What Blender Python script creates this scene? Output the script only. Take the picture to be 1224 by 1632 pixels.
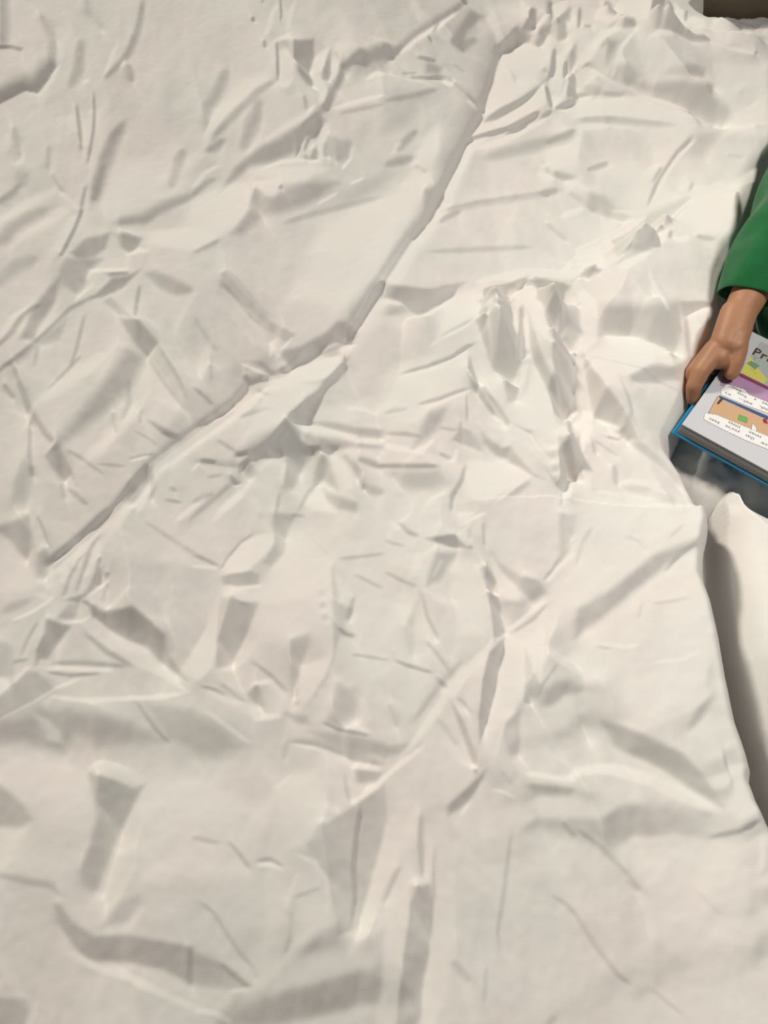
import bpy, bmesh, math, random
import numpy as np
from mathutils import Vector, Matrix

for o in list(bpy.data.objects): bpy.data.objects.remove(o)
scene = bpy.context.scene
COL = scene.collection
random.seed(4)
RNG = np.random.default_rng(11)

# ------------------------------------------------------------ camera, light
HC = 0.85            # camera height above the mattress top (z = 0)
PITCH = math.radians(60)
FPX = 1269.0
cam_d = bpy.data.cameras.new('camera'); cam = bpy.data.objects.new('camera', cam_d); COL.objects.link(cam)
cam.location = (0, 0, HC); cam.rotation_euler = (math.radians(90)-PITCH, 0, 0)
cam_d.sensor_fit = 'VERTICAL'; cam_d.sensor_height = 24.0; cam_d.lens = 24.0*FPX/1632.0
cam_d.clip_start = .02
scene.camera = cam
scene.view_settings.view_transform = 'Standard'; scene.view_settings.look = 'None'
scene.view_settings.gamma = 1.0; scene.view_settings.use_curve_mapping = False
scene.view_settings.exposure = 0.12
world = bpy.data.worlds.new('world'); scene.world = world; world.use_nodes = True
wb = world.node_tree.nodes['Background']; wb.inputs[0].default_value = (1.0, .97, .93, 1); wb.inputs[1].default_value = 0.08

def area(name, loc, aim, size, power, col):
    l = bpy.data.lights.new(name, 'AREA'); l.shape = 'DISK'; l.size = size; l.energy = power; l.color = col
    o = bpy.data.objects.new(name, l); COL.objects.link(o); o.location = loc
    d = Vector(aim)-Vector(loc); o.rotation_euler = d.to_track_quat('-Z', 'Y').to_euler()
    return o
KEY = Vector((-1.30, 1.40, 1.50)).normalized()      # from the bed towards the ceiling lamp
KEY_D, KEY_P = 7.5, 415.0
ROOM = Vector((.80, .55, 1.40)); ROOM_P = 15.5
area('ceiling_lamp_light', Vector((.1, .6, 0))+KEY*KEY_D, (.1, .6, 0), .9, KEY_P, (1.0, .925, .82))
area('room_lamp_light', ROOM, (.45, .55, 0), .30, ROOM_P*.36, (1.0, .95, .88)).data.spread = math.radians(125)

def un(px, py, z):
    """point of the plane at height z that the photograph shows at (px, py)"""
    c, s = math.cos(PITCH), math.sin(PITCH)
    a, b = (px-612)/FPX, (816-py)/FPX
    d = (a, c+b*s, -s+b*c); t = (z-HC)/d[2]
    return (d[0]*t, d[1]*t, z)
def proj(X, Y, Z):
    c, s = math.cos(PITCH), math.sin(PITCH)
    Zr = Z-HC; dep = Y*c - Zr*s; u = Y*s + Zr*c
    return 612+FPX*X/dep, 816-FPX*u/dep

# ------------------------------------------------------------ materials
def mat(name, col, rough=.6, bump=None, spec=.3, sheen=0, sss=0, noise=None):
    m = bpy.data.materials.new(name); m.use_nodes = True
    nt = m.node_tree; b = nt.nodes['Principled BSDF']
    b.inputs['Base Color'].default_value = (*col, 1); b.inputs['Roughness'].default_value = rough
    b.inputs['Specular IOR Level'].default_value = spec
    if sheen: b.inputs['Sheen Weight'].default_value = sheen; b.inputs['Sheen Roughness'].default_value = .5
    if sss:
        b.inputs['Subsurface Weight'].default_value = sss; b.inputs['Subsurface Radius'].default_value = (.012, .005, .003)
        b.inputs['Subsurface Scale'].default_value = .6
    tc = nt.nodes.new('ShaderNodeTexCoord')
    if noise:
        sc, amt = noise
        n = nt.nodes.new('ShaderNodeTexNoise'); n.inputs['Scale'].default_value = sc; n.inputs['Detail'].default_value = 4
        nt.links.new(tc.outputs['Object'], n.inputs['Vector'])
        r = nt.nodes.new('ShaderNodeValToRGB'); r.color_ramp.elements[0].position = .3; r.color_ramp.elements[1].position = .7
        r.color_ramp.elements[0].color = (*[c*(1-amt) for c in col], 1); r.color_ramp.elements[1].color = (*[min(1, c*(1+amt)) for c in col], 1)
        nt.links.new(n.outputs['Fac'], r.inputs['Fac']); nt.links.new(r.outputs['Color'], b.inputs['Base Color'])
    if bump:
        sc, st, dist = bump
        n = nt.nodes.new('ShaderNodeTexNoise'); n.inputs['Scale'].default_value = sc; n.inputs['Detail'].default_value = 5
        nt.links.new(tc.outputs['Object'], n.inputs['Vector'])
        bp = nt.nodes.new('ShaderNodeBump'); bp.inputs['Strength'].default_value = st; bp.inputs['Distance'].default_value = dist
        nt.links.new(n.outputs['Fac'], bp.inputs['Height']); nt.links.new(bp.outputs['Normal'], b.inputs['Normal'])
    return m
def weave_mat(name, col, amt=.12):
    m = mat(name, col, .95, None, .08)
    nt = m.node_tree; b = nt.nodes['Principled BSDF']; tc = [n for n in nt.nodes if n.type == 'TEX_COORD'][0]
    hs = []
    for dr in ('X', 'Y'):
        w = nt.nodes.new('ShaderNodeTexWave'); w.bands_direction = dr; w.inputs['Scale'].default_value = 260
        w.inputs['Distortion'].default_value = 1.2; w.inputs['Detail'].default_value = 1
        nt.links.new(tc.outputs['Object'], w.inputs['Vector']); hs.append(w)
    n = nt.nodes.new('ShaderNodeTexNoise'); n.inputs['Scale'].default_value = 90; n.inputs['Detail'].default_value = 6
    nt.links.new(tc.outputs['Object'], n.inputs['Vector'])
    ad = nt.nodes.new('ShaderNodeMath'); ad.operation = 'ADD'
    nt.links.new(hs[0].outputs['Fac'], ad.inputs[0]); nt.links.new(hs[1].outputs['Fac'], ad.inputs[1])
    ad2 = nt.nodes.new('ShaderNodeMath'); ad2.operation = 'MULTIPLY_ADD'; ad2.inputs[1].default_value = 2.5
    nt.links.new(n.outputs['Fac'], ad2.inputs[0]); nt.links.new(ad.outputs[0], ad2.inputs[2])
    bp = nt.nodes.new('ShaderNodeBump'); bp.inputs['Strength'].default_value = amt; bp.inputs['Distance'].default_value = .0004
    nt.links.new(ad2.outputs[0], bp.inputs['Height']); nt.links.new(bp.outputs['Normal'], b.inputs['Normal'])
    # faint wear blotches of laundered cotton
    n2 = nt.nodes.new('ShaderNodeTexNoise'); n2.inputs['Scale'].default_value = 9; n2.inputs['Detail'].default_value = 3
    nt.links.new(tc.outputs['Object'], n2.inputs['Vector'])
    r = nt.nodes.new('ShaderNodeValToRGB'); e = r.color_ramp.elements
    e[0].position = .40; e[1].position = .60
    e[0].color = (col[0]*.985, col[1]*1.0, col[2]*1.0, 1); e[1].color = (col[0]*1.01, col[1]*.985, col[2]*.99, 1)
    nt.links.new(n2.outputs['Fac'], r.inputs['Fac']); nt.links.new(r.outputs['Color'], b.inputs['Base Color'])
    return m
M_duvet = weave_mat('white_cotton', (.74, .722, .688))
M_sheet = weave_mat('sheet_cotton', (.70, .685, .65))
M_wall = mat('painted_wall', (.42, .38, .32), .8, (60, .2, .002))
M_floor = mat('wood_floor', (.22, .13, .07), .5, (8, .2, .002), noise=(6, .3))
M_head = mat('headboard_brown', (.17, .135, .095), .6, (30, .3, .002), noise=(12, .15))
M_skin = mat('skin', (.38, .19, .105), .5, (220, .12, .0006), .35, 0, .12, noise=(30, .08))
M_shirt = mat('green_jersey', (.010, .125, .035), .9, (500, .5, .0008), .1, .3, noise=(60, .12))
M_blue = mat('blue_cover', (.015, .27, .52), .4, (400, .3, .0003), .5)
M_page = mat('page_edges', (.40, .385, .375), .8)
M_paper = mat('paper', (.55, .56, .60), .55, None, .3)

# ------------------------------------------------------------ helpers
def link(name, me, m=None, parent=None, smooth=True):
    o = bpy.data.objects.new(name, me); COL.objects.link(o)
    if m: me.materials.append(m)
    if smooth and len(me.polygons): me.polygons.foreach_set('use_smooth', [True]*len(me.polygons))
    if parent: o.parent = parent
    return o
def thing(name, label, cat, group=None):
    o = bpy.data.objects.new(name, None); COL.objects.link(o); o.empty_display_size = .05
    o['label'] = label; o['category'] = cat
    if group: o['group'] = group
    return o
def tag(o, label, cat):
    o['label'] = label; o['category'] = cat; return o
def box_bm(x0, x1, y0, y1, z0, z1, bev=0, seg=3):
    bm = bmesh.new(); bmesh.ops.create_cube(bm, size=1)
    for v in bm.verts: v.co = (x0+(v.co.x+.5)*(x1-x0), y0+(v.co.y+.5)*(y1-y0), z0+(v.co.z+.5)*(z1-z0))
    if bev: bmesh.ops.bevel(bm, geom=bm.edges[:], offset=bev, segments=seg, profile=.5, affect='EDGES')
    return bm
def bm_obj(name, bm, m, parent=None, smooth=False):
    me = bpy.data.meshes.new(name); bm.to_mesh(me); bm.free()
    return link(name, me, m, parent, smooth)
def grid_mesh(name, X, Y, Z, keep):
    """mesh from a height field, only where keep is true"""
    H, W = Z.shape
    idx = -np.ones((H, W), np.int64)
    q = keep[:-1, :-1] & keep[1:, :-1] & keep[:-1, 1:] & keep[1:, 1:]
    use = np.zeros((H, W), bool)
    use[:-1, :-1] |= q; use[1:, :-1] |= q; use[:-1, 1:] |= q; use[1:, 1:] |= q
    idx[use] = np.arange(use.sum())
    co = np.stack([X[use], Y[use], Z[use]], 1).astype(np.float32)
    a = idx[:-1, :-1][q]; b = idx[:-1, 1:][q]; c = idx[1:, 1:][q]; d = idx[1:, :-1][q]
    f = np.stack([a, b, c, d], 1).astype(np.int32)
    me = bpy.data.meshes.new(name)
    me.vertices.add(len(co)); me.vertices.foreach_set('co', co.ravel())
    me.loops.add(f.size); me.loops.foreach_set('vertex_index', f.ravel())
    me.polygons.add(len(f)); me.polygons.foreach_set('loop_start', np.arange(0, f.size, 4, dtype=np.int32))
    me.polygons.foreach_set('use_smooth', np.ones(len(f), bool))
    me.update(); me.validate()
    return me

# ------------------------------------------------------------ fold reading
def seg_dist(X, Y, pts):
    """nearest point of a polyline: distance, signed side (+ right/below in image sense), parameter 0..1"""
    best = np.full(X.shape, 1e9, np.float32); sd = np.zeros_like(best); tt = np.zeros_like(best)
    L = [0.0]
    for a, b in zip(pts[:-1], pts[1:]): L.append(L[-1] + math.hypot(b[0]-a[0], b[1]-a[1]))
    for i, (a, b) in enumerate(zip(pts[:-1], pts[1:])):
        dx, dy = b[0]-a[0], b[1]-a[1]; l2 = dx*dx+dy*dy + 1e-12
        t = np.clip(((X-a[0])*dx + (Y-a[1])*dy)/l2, 0, 1)
        qx = X-(a[0]+t*dx); qy = Y-(a[1]+t*dy); d = qx*qx+qy*qy
        s = (-dy*(X-a[0]) + dx*(Y-a[1]))/math.sqrt(l2)
        tie = np.abs(d-best) <= 1e-5*best + 1e-12       # at a shared corner the steeper side decides
        m = (d < best) & ~tie | tie & (np.abs(s) > np.abs(sd))
        best = np.where(m, d, best)
        sd = np.where(m, s, sd)
        tt = np.where(m, (L[i] + t*math.sqrt(l2))/L[-1], tt)
    return np.sqrt(best), np.sign(sd), tt

def poly_sd(X, Y, pts):
    """signed distance to a polygon, positive inside"""
    d = np.full(X.shape, 1e9, np.float32); ins = np.zeros(X.shape, bool)
    n = len(pts)
    for i in range(n):
        a, b = pts[i], pts[(i+1) % n]
        dx, dy = b[0]-a[0], b[1]-a[1]; l2 = dx*dx+dy*dy + 1e-12
        t = np.clip(((X-a[0])*dx + (Y-a[1])*dy)/l2, 0, 1)
        d = np.minimum(d, (X-(a[0]+t*dx))**2 + (Y-(a[1]+t*dy))**2)
        if dy != 0:
            c = ((a[1] > Y) != (b[1] > Y)) & (X < dx*(Y-a[1])/dy + a[0])
            ins ^= c
    d = np.sqrt(d)
    return np.where(ins, d, -d)

# painted light and shade of the cloth's folds, creases and facets, read off the photograph: kind, brightness, widths, then points
def fold_shade_map(text, pad=80, st=2.0):
    """painted brightness of the cloth, lighter (+) or darker (-) than flat, over the photo frame, padded"""
    Wp, Hp = int((1224+2*pad)/st), int((1632+2*pad)/st)
    M = np.zeros((Hp, Wp), np.float32)
    for ln in text.strip().splitlines():
        w = ln.split(); kind = w[0]; v = float(w[1])
        if kind == 'p': soft = float(w[2]); rest = w[3:]
        else: wa, wb = float(w[2]), float(w[3]); rest = w[4:]
        pts = [tuple(float(q) for q in r.split(',')) for r in rest]
        m = (soft if kind == 'p' else max(wa, wb)*1.6) + 4
        x0 = min(p[0] for p in pts)-m; x1 = max(p[0] for p in pts)+m
        y0 = min(p[1] for p in pts)-m; y1 = max(p[1] for p in pts)+m
        i0 = max(0, int((x0+pad)/st)); i1 = min(Wp, int((x1+pad)/st)+2)
        j0 = max(0, int((y0+pad)/st)); j1 = min(Hp, int((y1+pad)/st)+2)
        if i0 >= i1 or j0 >= j1: continue
        X, Y = np.meshgrid(np.arange(i0, i1)*st-pad+st/2, np.arange(j0, j1)*st-pad+st/2)
        X = X.astype(np.float32); Y = Y.astype(np.float32)
        if kind == 'p':
            sd = poly_sd(X, Y, pts)
            q = np.clip(.5 + sd/(2*max(soft, 1)), 0, 1); f = q*q*(3-2*q)
        else:
            d, s, t = seg_dist(X, Y, pts)
            tdx, tdy = pts[-1][0]-pts[0][0], pts[-1][1]-pts[0][1]
            if abs(tdx) > abs(tdy):
                if tdx < 0: s = -s          # + is below
            else:
                if tdy > 0: s = -s          # + is to the right
            wd = np.where(s < 0, max(wa, .9)*1.5, max(wb, .9)*1.5)
            if kind == 's': wd = wd*(.35+.65*np.sqrt(np.clip(4*t*(1-t), 0, 1)))
            q = np.clip(1-(d/wd)**2, 0, 1); f = q*q
            if kind == 's': f = f*np.clip(np.minimum(t, 1-t)*8+.25, 0, 1)
        M[j0:j1, i0:i1] += v*f
    return np.clip(M, -1.25, 1.1)
PAINT = """
b -.8 3 4 -5,74 18,73 32,77
b -.9 24 1 -15,172 22,152 40,143 60,147 80,120
b -.5 1 14 0,0 0,60
s -.35 8 10 132,-5 140,15 165,48
s .3 6 6 90,40 98,60 95,90 88,105
s -.3 8 12 60,20 85,60 80,110
s .35 4 4 95,100 85,120 80,135
s -.35 10 10 130,60 125,110 110,140
s -.4 5 8 228,-5 220,40 205,80 190,100 165,125
s .4 3 2 200,95 192,107
s .3 4 3 185,70 175,100 165,120
s .35 5 4 140,125 135,132
s -.35 10 5 205,100 212,130
s -.9 1.5 3 148,145 150,180 147,210 138,262
s .5 6 1 146,170 145,200 140,235
s -.8 2 4 121,165 125,200 128,232 132,242
s .4 6 2 112,180 118,210
s .3 3 3 92,185 95,230
s .3 3 3 115,240 118,280
s -.6 4 2 83,275 90,290 103,307
s .5 2 5 95,305 115,325 125,335
s -.3 6 6 78,230 75,270
s -.5 8 16 200,190 180,215 165,250 152,290 145,330
s -.3 6 8 165,260 155,300 148,320
s -.6 4 2 137,295 132,320 128,340
b -.9 3 3 130,335 118,365 97,405
s .4 10 1 122,340 108,372 92,405
s -.4 5 8 -10,325 20,305 32,292
p -.3 8 20,268 45,275 40,295 25,295
s .3 4 4 10,210 12,240
s -.3 8 10 20,200 30,250
s .3 5 5 25,262 35,255
s -.35 12 14 -10,390 40,350 80,330
s -.4 10 10 295,235 280,270 270,300
s -.5 12 8 180,355 230,350 260,330 312,310
p .25 6 200,370 306,362 306,400 230,385
p -.5 4 112,402 135,380 175,370 168,395 150,408 120,410
p -.6 4 183,372 205,370 228,378 215,400 205,402 195,395
s .6 4 3 208,405 222,398 235,400
s -.7 2 2 417,-2 420,4
s -.9 3 3 402,25 404,34
s -.8 1.5 2 446,-5 448,20 447,33
s .3 4 4 470,0 463,20 458,50
s .35 4 4 440,5 430,35 424,55
s .35 4 4 435,65 455,58 465,50
s -.8 3 3 420,62 423,76
s -.9 1.5 4 440,64 441,90 442,128
s .5 4 10 450,75 455,100 460,130
s .4 4 5 440,130 455,135 465,125
p -.7 5 450,63 500,62 500,85 495,110 505,140 490,135 475,115 465,90
s .5 5 5 520,75 505,95 498,118 510,135 518,145 513,165
p -.6 3 527,78 512,115 515,125 530,130
p .35 3 530,85 540,115 535,130 525,125
s -.6 5 5 533,80 542,95 548,110
s .35 3 3 535,65 555,78
b -.6 8 8 575,83 550,105 535,135 520,165 505,180 490,200
s -.5 12 12 625,72 570,95
p -.5 6 470,200 505,180 520,190 475,240 430,258 400,262 375,285 348,308 375,265 420,230
s -.4 4 4 484,150 490,175
s -.45 8 8 440,125 410,145 380,175 350,205 335,225
s -.35 12 12 415,155 405,190 395,215 385,240
s -.35 10 12 362,105 345,150 330,170 328,210
p .25 10 370,105 385,120 410,130 400,140 385,135
p .25 10 340,180 360,165 345,200 335,205
s -.5 8 8 358,220 340,235 325,240
s .35 4 5 306,300 325,275 350,262
s -.4 6 6 306,310 330,290 345,283
s -.7 3 3 478,230 472,250
s .6 2 2 495,205 480,235 473,253
s -.6 2 3 492,215 485,240
s -.6 3 4 485,245 490,258
s .6 2 2 505,225 512,245 514,260
p -.5 2 494,240 506,228 508,255 495,255
s .5 2 2 500,228 493,248
s -.4 6 8 515,225 520,250
s .6 2 2 562,232 560,250 545,270
s .4 2 2 530,248 537,262
p -.3 6 520,215 560,225 555,250 530,260
s .5 4 3 420,268 450,257 480,255 510,257
p .3 8 400,270 500,258 520,270 480,290 440,290
p .45 5 405,290 440,285 445,300 438,312 425,310
s -.6 4 4 443,300 450,295
p -.4 9 395,290 410,300 430,315 480,290 540,290 480,330 420,345 385,372 370,370 395,330
p .45 8 306,320 350,295 395,290 398,330 380,355 350,375 310,400 306,360
s -.5 3 6 350,380 330,390 306,402
s .5 2 2 558,292 580,283
s .4 3 3 505,325 540,305
s -.3 6 6 450,355 500,340 560,325 612,312
s .3 2 2 345,395 358,408
p -.3 20 540,310 612,280 612,300 550,330
p .2 20 540,340 612,320 612,408 500,400
s .4 3 5 530,172 570,160 612,150
s -.3 4 4 540,180 612,165
s .5 3 4 585,125 600,115 612,118
p -.3 15 560,90 612,75 612,110 585,120 560,130
s -.7 4 2 736,-5 745,5
s -.4 10 4 612,100 640,76 665,55 720,20 745,0
s .4 2 8 635,85 660,60 700,35 730,15
s -.6 2 2 682,55 688,66
s -.5 2 2 700,35 690,50
p -.35 8 612,70 640,75 630,88 612,92
p -.45 8 750,15 770,25 745,45 735,70 720,65 730,45
s -.3 8 8 720,60 735,75 760,60
s -.6 4 3 665,90 680,93 695,96
s -.5 2 2 640,116 665,115
s -.8 3 3 652,122 680,123 710,122 722,128
s .6 2 3 706,128 722,136
s -.8 3 2 720,128 740,145 765,172
s .5 2 2 745,158 766,178
p -.35 6 680,98 705,105 700,118 678,115
s -.3 2 2 722,100 740,115
s .4 3 5 775,25 800,60 802,75
s -.6 6 8 825,40 815,60 805,75
s .5 3 3 830,0 845,30
s -.7 8 8 850,10 842,50
s .4 2 2 868,20 855,55
b -.8 12 3 800,80 820,68 840,65 860,72 875,50
s -.6 5 3 880,0 880,35
p .4 4 880,10 905,0 900,15 888,28
s .4 4 4 905,30 905,50
p -.5 4 885,30 910,10 905,60 890,65 878,50
p .2 6 790,80 820,72 850,72 868,90 860,125 820,160 780,180 775,160 785,120
s -.5 3 3 865,107 872,115
s -.3 6 6 810,110 825,130
s .4 3 3 825,130 840,133
p -.6 2 875,120 860,135 830,155 800,170 780,185 772,195 790,190 820,172 850,152 866,130
p .5 3 865,135 870,165 840,180 800,200 775,205 800,190 830,172
b -1.1 2 5 747,222 765,215 790,208 815,200 835,190 855,178
s -.8 2 3 805,213 825,205 840,198
s .5 4 4 760,235 800,225 840,205 870,190
s -.6 4 3 860,188 880,175
s -.8 4 4 870,135 875,155 882,172
s -.9 4 6 885,172 900,165 918,158
s -1 3 3 903,95 900,110 898,125
s .8 3 3 905,125 900,145 893,160
s .7 2 2 882,150 882,175
p -.5 3 900,130 918,110 918,150 905,158
p .5 4 872,120 890,125 885,145 878,140
p -.5 5 905,85 918,70 918,100 908,115
s -.35 10 12 770,250 820,238 870,225 918,215
s -.3 2 10 700,335 760,320 830,310 900,300
s -.4 4 6 700,355 712,345 735,335
s -.55 6 8 865,265 880,275 900,280 918,282
s .6 3 4 858,275 870,282 885,285
p .3 10 870,240 918,235 918,265 880,262
s .6 5 5 900,290 912,295 908,300
s -.35 6 8 860,308 890,300
s -.4 5 4 870,355 890,372 905,385
s -.3 4 6 680,400 760,396 850,392
s -.5 5 5 662,262 680,275
s .5 2 3 675,275 692,293
s -.4 8 8 612,262 640,255 660,250
s .4 4 4 640,290 650,300
p -.4 8 675,300 700,300 690,335 682,345 675,320
s -.4 6 8 630,240 650,220 665,205
s .3 5 5 625,245 640,225
s -.3 5 6 612,160 660,150 700,140
p -.2 20 612,140 680,150 650,200 612,210
b -.9 2 3 658,376 668,362 675,357
p -.3 12 1155,25 1224,15 1224,85 1190,70 1170,50
p -.7 5 970,42 990,25 1010,28 1018,40 1000,42
s -.5 6 6 965,0 975,15 985,20
p .35 8 990,0 1020,10 1025,30 1005,25
p -.55 4 1040,-5 1062,-5 1055,45 1045,45 1035,25
p -.8 4 1058,45 1066,0 1075,15 1095,40 1120,55 1130,65 1100,62 1075,52
s .5 3 4 1075,5 1085,30 1100,42
s -.5 2 2 1095,15 1092,35
s .6 3 3 1130,60 1160,75 1205,85
s .4 4 4 1100,35 1130,55 1165,70
s -.7 2 2 1204,80 1206,86
s -.3 4 4 1130,10 1145,15 1150,20
s .5 2 4 1035,55 1055,49 1075,55
s .6 3 3 1010,50 990,75 980,105 975,125
s .5 3 3 935,80 950,65 965,50 990,42
s -.5 5 5 955,75 965,65
s -.7 3 3 926,108 938,100 955,110 977,128
s .5 3 3 933,80 934,100
s -.5 2 2 930,40 945,42
s .4 2 2 945,38 947,48
s -.6 3 3 925,10 922,45
p -.3 6 960,60 985,65 965,110 940,100
p -.45 8 980,105 1000,100 1020,120 1000,140
p -.65 9 1000,125 1040,135 1090,130 1135,135 1130,150 1165,175 1178,195 1135,197 1100,175 1060,155 1020,140
p .3 12 1140,100 1224,100 1224,190 1180,190 1150,150
s -.3 15 15 1180,140 1200,165
s -.3 10 10 1060,115 1110,110 1125,118
p .35 8 930,155 990,152 1040,158 1080,175 1110,198 1060,192 980,180 920,180
s -.4 6 8 918,190 960,188 1000,190 1080,198
s -.35 8 4 940,158 1000,155
s .5 2 5 918,200 970,200
s -.6 6 1 1035,154 1080,172 1120,198
b -.7 5 2 918,155 925,152 960,148 990,150
s -.5 8 6 930,140 960,142
s .5 4 3 940,110 970,125 1005,145
p -.12 20 930,210 1040,205 1040,260 930,250
s -.5 3 5 1105,215 1080,240 1060,270 1045,295 1030,330
s .4 2 4 1110,220 1075,255 1055,285 1035,335
s -.4 3 3 1055,265 1040,290
p -.25 12 1100,215 1150,205 1120,250 1090,245
s -.4 4 6 935,270 970,258
p -.5 8 930,305 960,310 985,330 1010,345 985,360 965,355 940,325
s .4 3 3 975,335 1020,340
p .4 5 955,340 990,355 970,365 960,360
s -.3 3 3 1105,290 1098,305
s -.25 3 3 1160,245 1185,250
p -.45 8 1035,340 1075,322 1110,310 1085,340 1050,370 1035,400 1010,395 1010,360
s .6 4 4 1030,345 1000,362 975,375 945,395
p -.45 3 975,380 1015,362 1005,395 985,408 978,400
s -.6 4 4 1045,365 1040,385
s .5 5 5 1060,365 1055,385
s -.5 4 4 1070,365 1068,378
s .6 2 2 930,400 970,372
s .5 3 3 918,400 940,390
p .25 15 1100,310 1150,295 1170,320 1165,370 1120,370 1090,340
s -.4 5 5 1110,375 1140,380
s .3 4 6 1075,380 1100,378
s -.4 8 4 1175,300 1180,340 1165,400
p -.8 4 935,425 950,420 958,430 940,442 925,440
p .6 4 905,420 925,408 950,400 955,415 930,425 915,440
s .5 3 3 890,440 910,425 930,410
s -.3 12 12 -10,455 25,425 60,408
p -.45 6 92,430 105,410 165,412 140,430 135,455 118,470 110,460 98,450
p -.5 5 30,540 60,480 80,455 95,440 88,480 60,520 52,540
s -.5 5 6 -10,556 20,525 35,500 65,482
s .35 5 5 0,540 20,505 45,490
s .5 3 4 205,428 165,430 145,430 138,445
p -.6 2 160,432 200,432 205,436 175,440
s .5 2 2 140,435 145,455 118,480
p -.6 3 145,475 165,455 180,442 205,438 225,428 195,458 165,472
b -.5 2 5 -10,594 40,555 80,520 110,490 145,472
p -.35 6 5,580 55,545 105,508 95,540 60,550 40,570 20,585
s -.6 3 3 223,452 218,480 214,505
p -.5 6 232,435 245,430 270,440 306,458 306,465 280,470 250,455
p -.65 2.5 190,506 222,508 252,545 235,568 212,545
p -.35 3 175,472 210,505 190,500 165,480
p -.22 3 252,545 300,620 306,660 290,650 262,600 240,570
s -.5 3 3 235,570 262,610 290,648
s -.45 6 2 255,553 285,600 302,640
p -.5 12 205,555 235,565 205,620 160,660 110,700 80,715 90,700 140,640 175,595
s -.35 6 4 205,600 207,640 195,670
s -.5 4 4 178,655 185,690
s -.4 4 3 225,640 223,675
s -.6 3 3 135,500 120,560 111,585
s -.5 2 3 130,565 105,590 75,620
s -.4 3 3 60,550 53,585
b -.65 4 7 22,590 35,620 45,650 70,690 80,700
s -.5 5 7 28,605 45,660
s -.7 5 4 5,610 22,635
s -.8 2 3 48,660 46,720 50,760
s -.3 6 6 50,740 55,760
p -.6 3 80,715 92,702 115,750 122,775 112,755 100,775 85,750 70,725
s -.5 4 3 97,770 103,795
s -.5 5 4 108,778 140,805
s -.5 3 3 105,715 130,730 165,755
p -.35 12 20,770 45,720 48,760 40,800 15,808
s -.4 2 3 155,738 200,742
s -.5 2 2 205,730 245,722
s .4 2 2 205,735 240,725
s -.5 3 2 235,668 260,690 282,695
p -.45 3 237,668 285,692 270,700
s -.4 2 2 213,685 240,700 250,710
s -.6 3 3 170,816 190,795 210,765 238,735
s .5 3 3 220,816 230,790 240,770
s -.6 4 4 240,740 243,770 240,800
s -.6 2 3 262,795 290,800
s -.6 3 3 272,775 280,783
p -.4 6 205,770 235,745 240,760 215,800 195,800
p -.35 2 350,435 360,430 385,460 430,510 470,532 455,545 440,535 405,500 375,475 350,455
s -.35 2 4 350,445 400,505 432,530
s -.4 2 2 365,430 430,505
s -.3 4 4 306,500 325,530 345,560
s -.3 4 3 335,580 338,605
s -.5 3 4 306,615 325,630 340,645
p -.55 5 445,560 480,550 520,528 540,510 550,515 545,530 515,548 495,558 480,572 460,580 450,570
s .4 3 3 435,540 430,570
b -.9 6 3 452,590 470,580 490,560 510,552
s -1 3 3 312,680 345,660 375,635 395,610 430,600
s -.9 5 4 340,664 372,640
s -.7 5 4 395,608 390,595
p -.4 4 400,575 420,575 438,595 425,590
s .5 2 3 385,578 410,590 430,598
s .6 2 2 450,588 462,582
p .4 8 470,590 510,565 545,575 520,595 475,610 440,620
p -.35 5 510,560 540,550 545,565 530,570 515,568
s -.25 4 4 460,605 500,610 545,600
s -.3 5 3 380,665 410,655 430,650
s -.4 4 4 410,620 430,630
s -.6 5 5 480,655 495,640
b -.5 12 3 385,725 420,710 445,690 470,665 495,640
b -1 2 3 490,655 520,615 550,580
p -.8 5 430,715 455,690 475,660 485,650 490,665 468,672 480,700 500,712 540,710 500,722 470,725 440,722
b -1 3 4 555,535 575,515 600,465 612,450
s -.5 12 10 560,520 565,550
s .5 2 3 555,540 556,570
p -.5 4 480,672 530,672 565,680 612,685 612,698 580,695 560,690 520,682
b .5 4 4 467,668 490,685
s .45 3 5 490,675 540,690 570,700 612,705
p -.5 6 480,690 530,700 570,705 612,713 560,712 540,716 500,712
s -.8 3 4 540,715 520,712 490,712
s -.4 3 3 570,695 580,705
s -.7 3 3 318,732 345,735
s .6 2 2 306,750 318,735
s -.5 4 3 345,700 380,722
s -.7 5 4 365,755 375,770 385,773
s .7 2 2 375,775 388,772
s -.8 4 3 374,725 400,718
s -.7 4 3 382,755 385,740 400,728
s -.4 3 4 330,760 355,755
p -.4 4 400,765 385,740 400,735 412,755
p .3 3 400,735 420,725 435,735 412,755
s .6 3 4 455,735 448,765 450,775
p -.55 6 455,730 500,715 480,760 465,780 450,775
s .3 3 3 490,725 475,770
p -.65 5 500,720 520,725 535,765 540,782 515,765 500,770
s .6 6 6 530,725 550,755 560,780
s -.6 5 8 545,722 570,750 580,782
s -.5 6 6 570,730 612,745
s -.4 8 8 575,775 612,785
p -.5 5 515,780 540,790 570,800 570,816 540,810 520,795
p .45 4 505,775 520,800 535,816 500,812 490,800
s -.5 3 3 510,765 490,785 475,816
s .4 4 4 405,790 412,816
s -.5 3 4 445,785 440,816
s .3 6 5 350,816 390,785
s -.35 5 5 306,800 340,785
p -.75 6 612,450 640,455 690,462 740,450 700,470 660,480 612,475
s .4 4 4 612,478 640,485
s -.35 20 10 612,500 680,480 730,460
p .3 8 720,475 760,460 770,480 735,520 700,540
s .55 2 2 765,500 740,520 700,540 685,552
s -.4 3 3 760,505 720,525 690,548
s -.7 5 1 640,595 680,585 720,570 745,552 762,545
s .6 1 3 650,598 700,583 745,558
s -.6 6 1 665,645 700,637 730,625 750,618
s .7 1 3 680,648 720,632 750,620
s -.3 5 3 612,658 650,650
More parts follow.
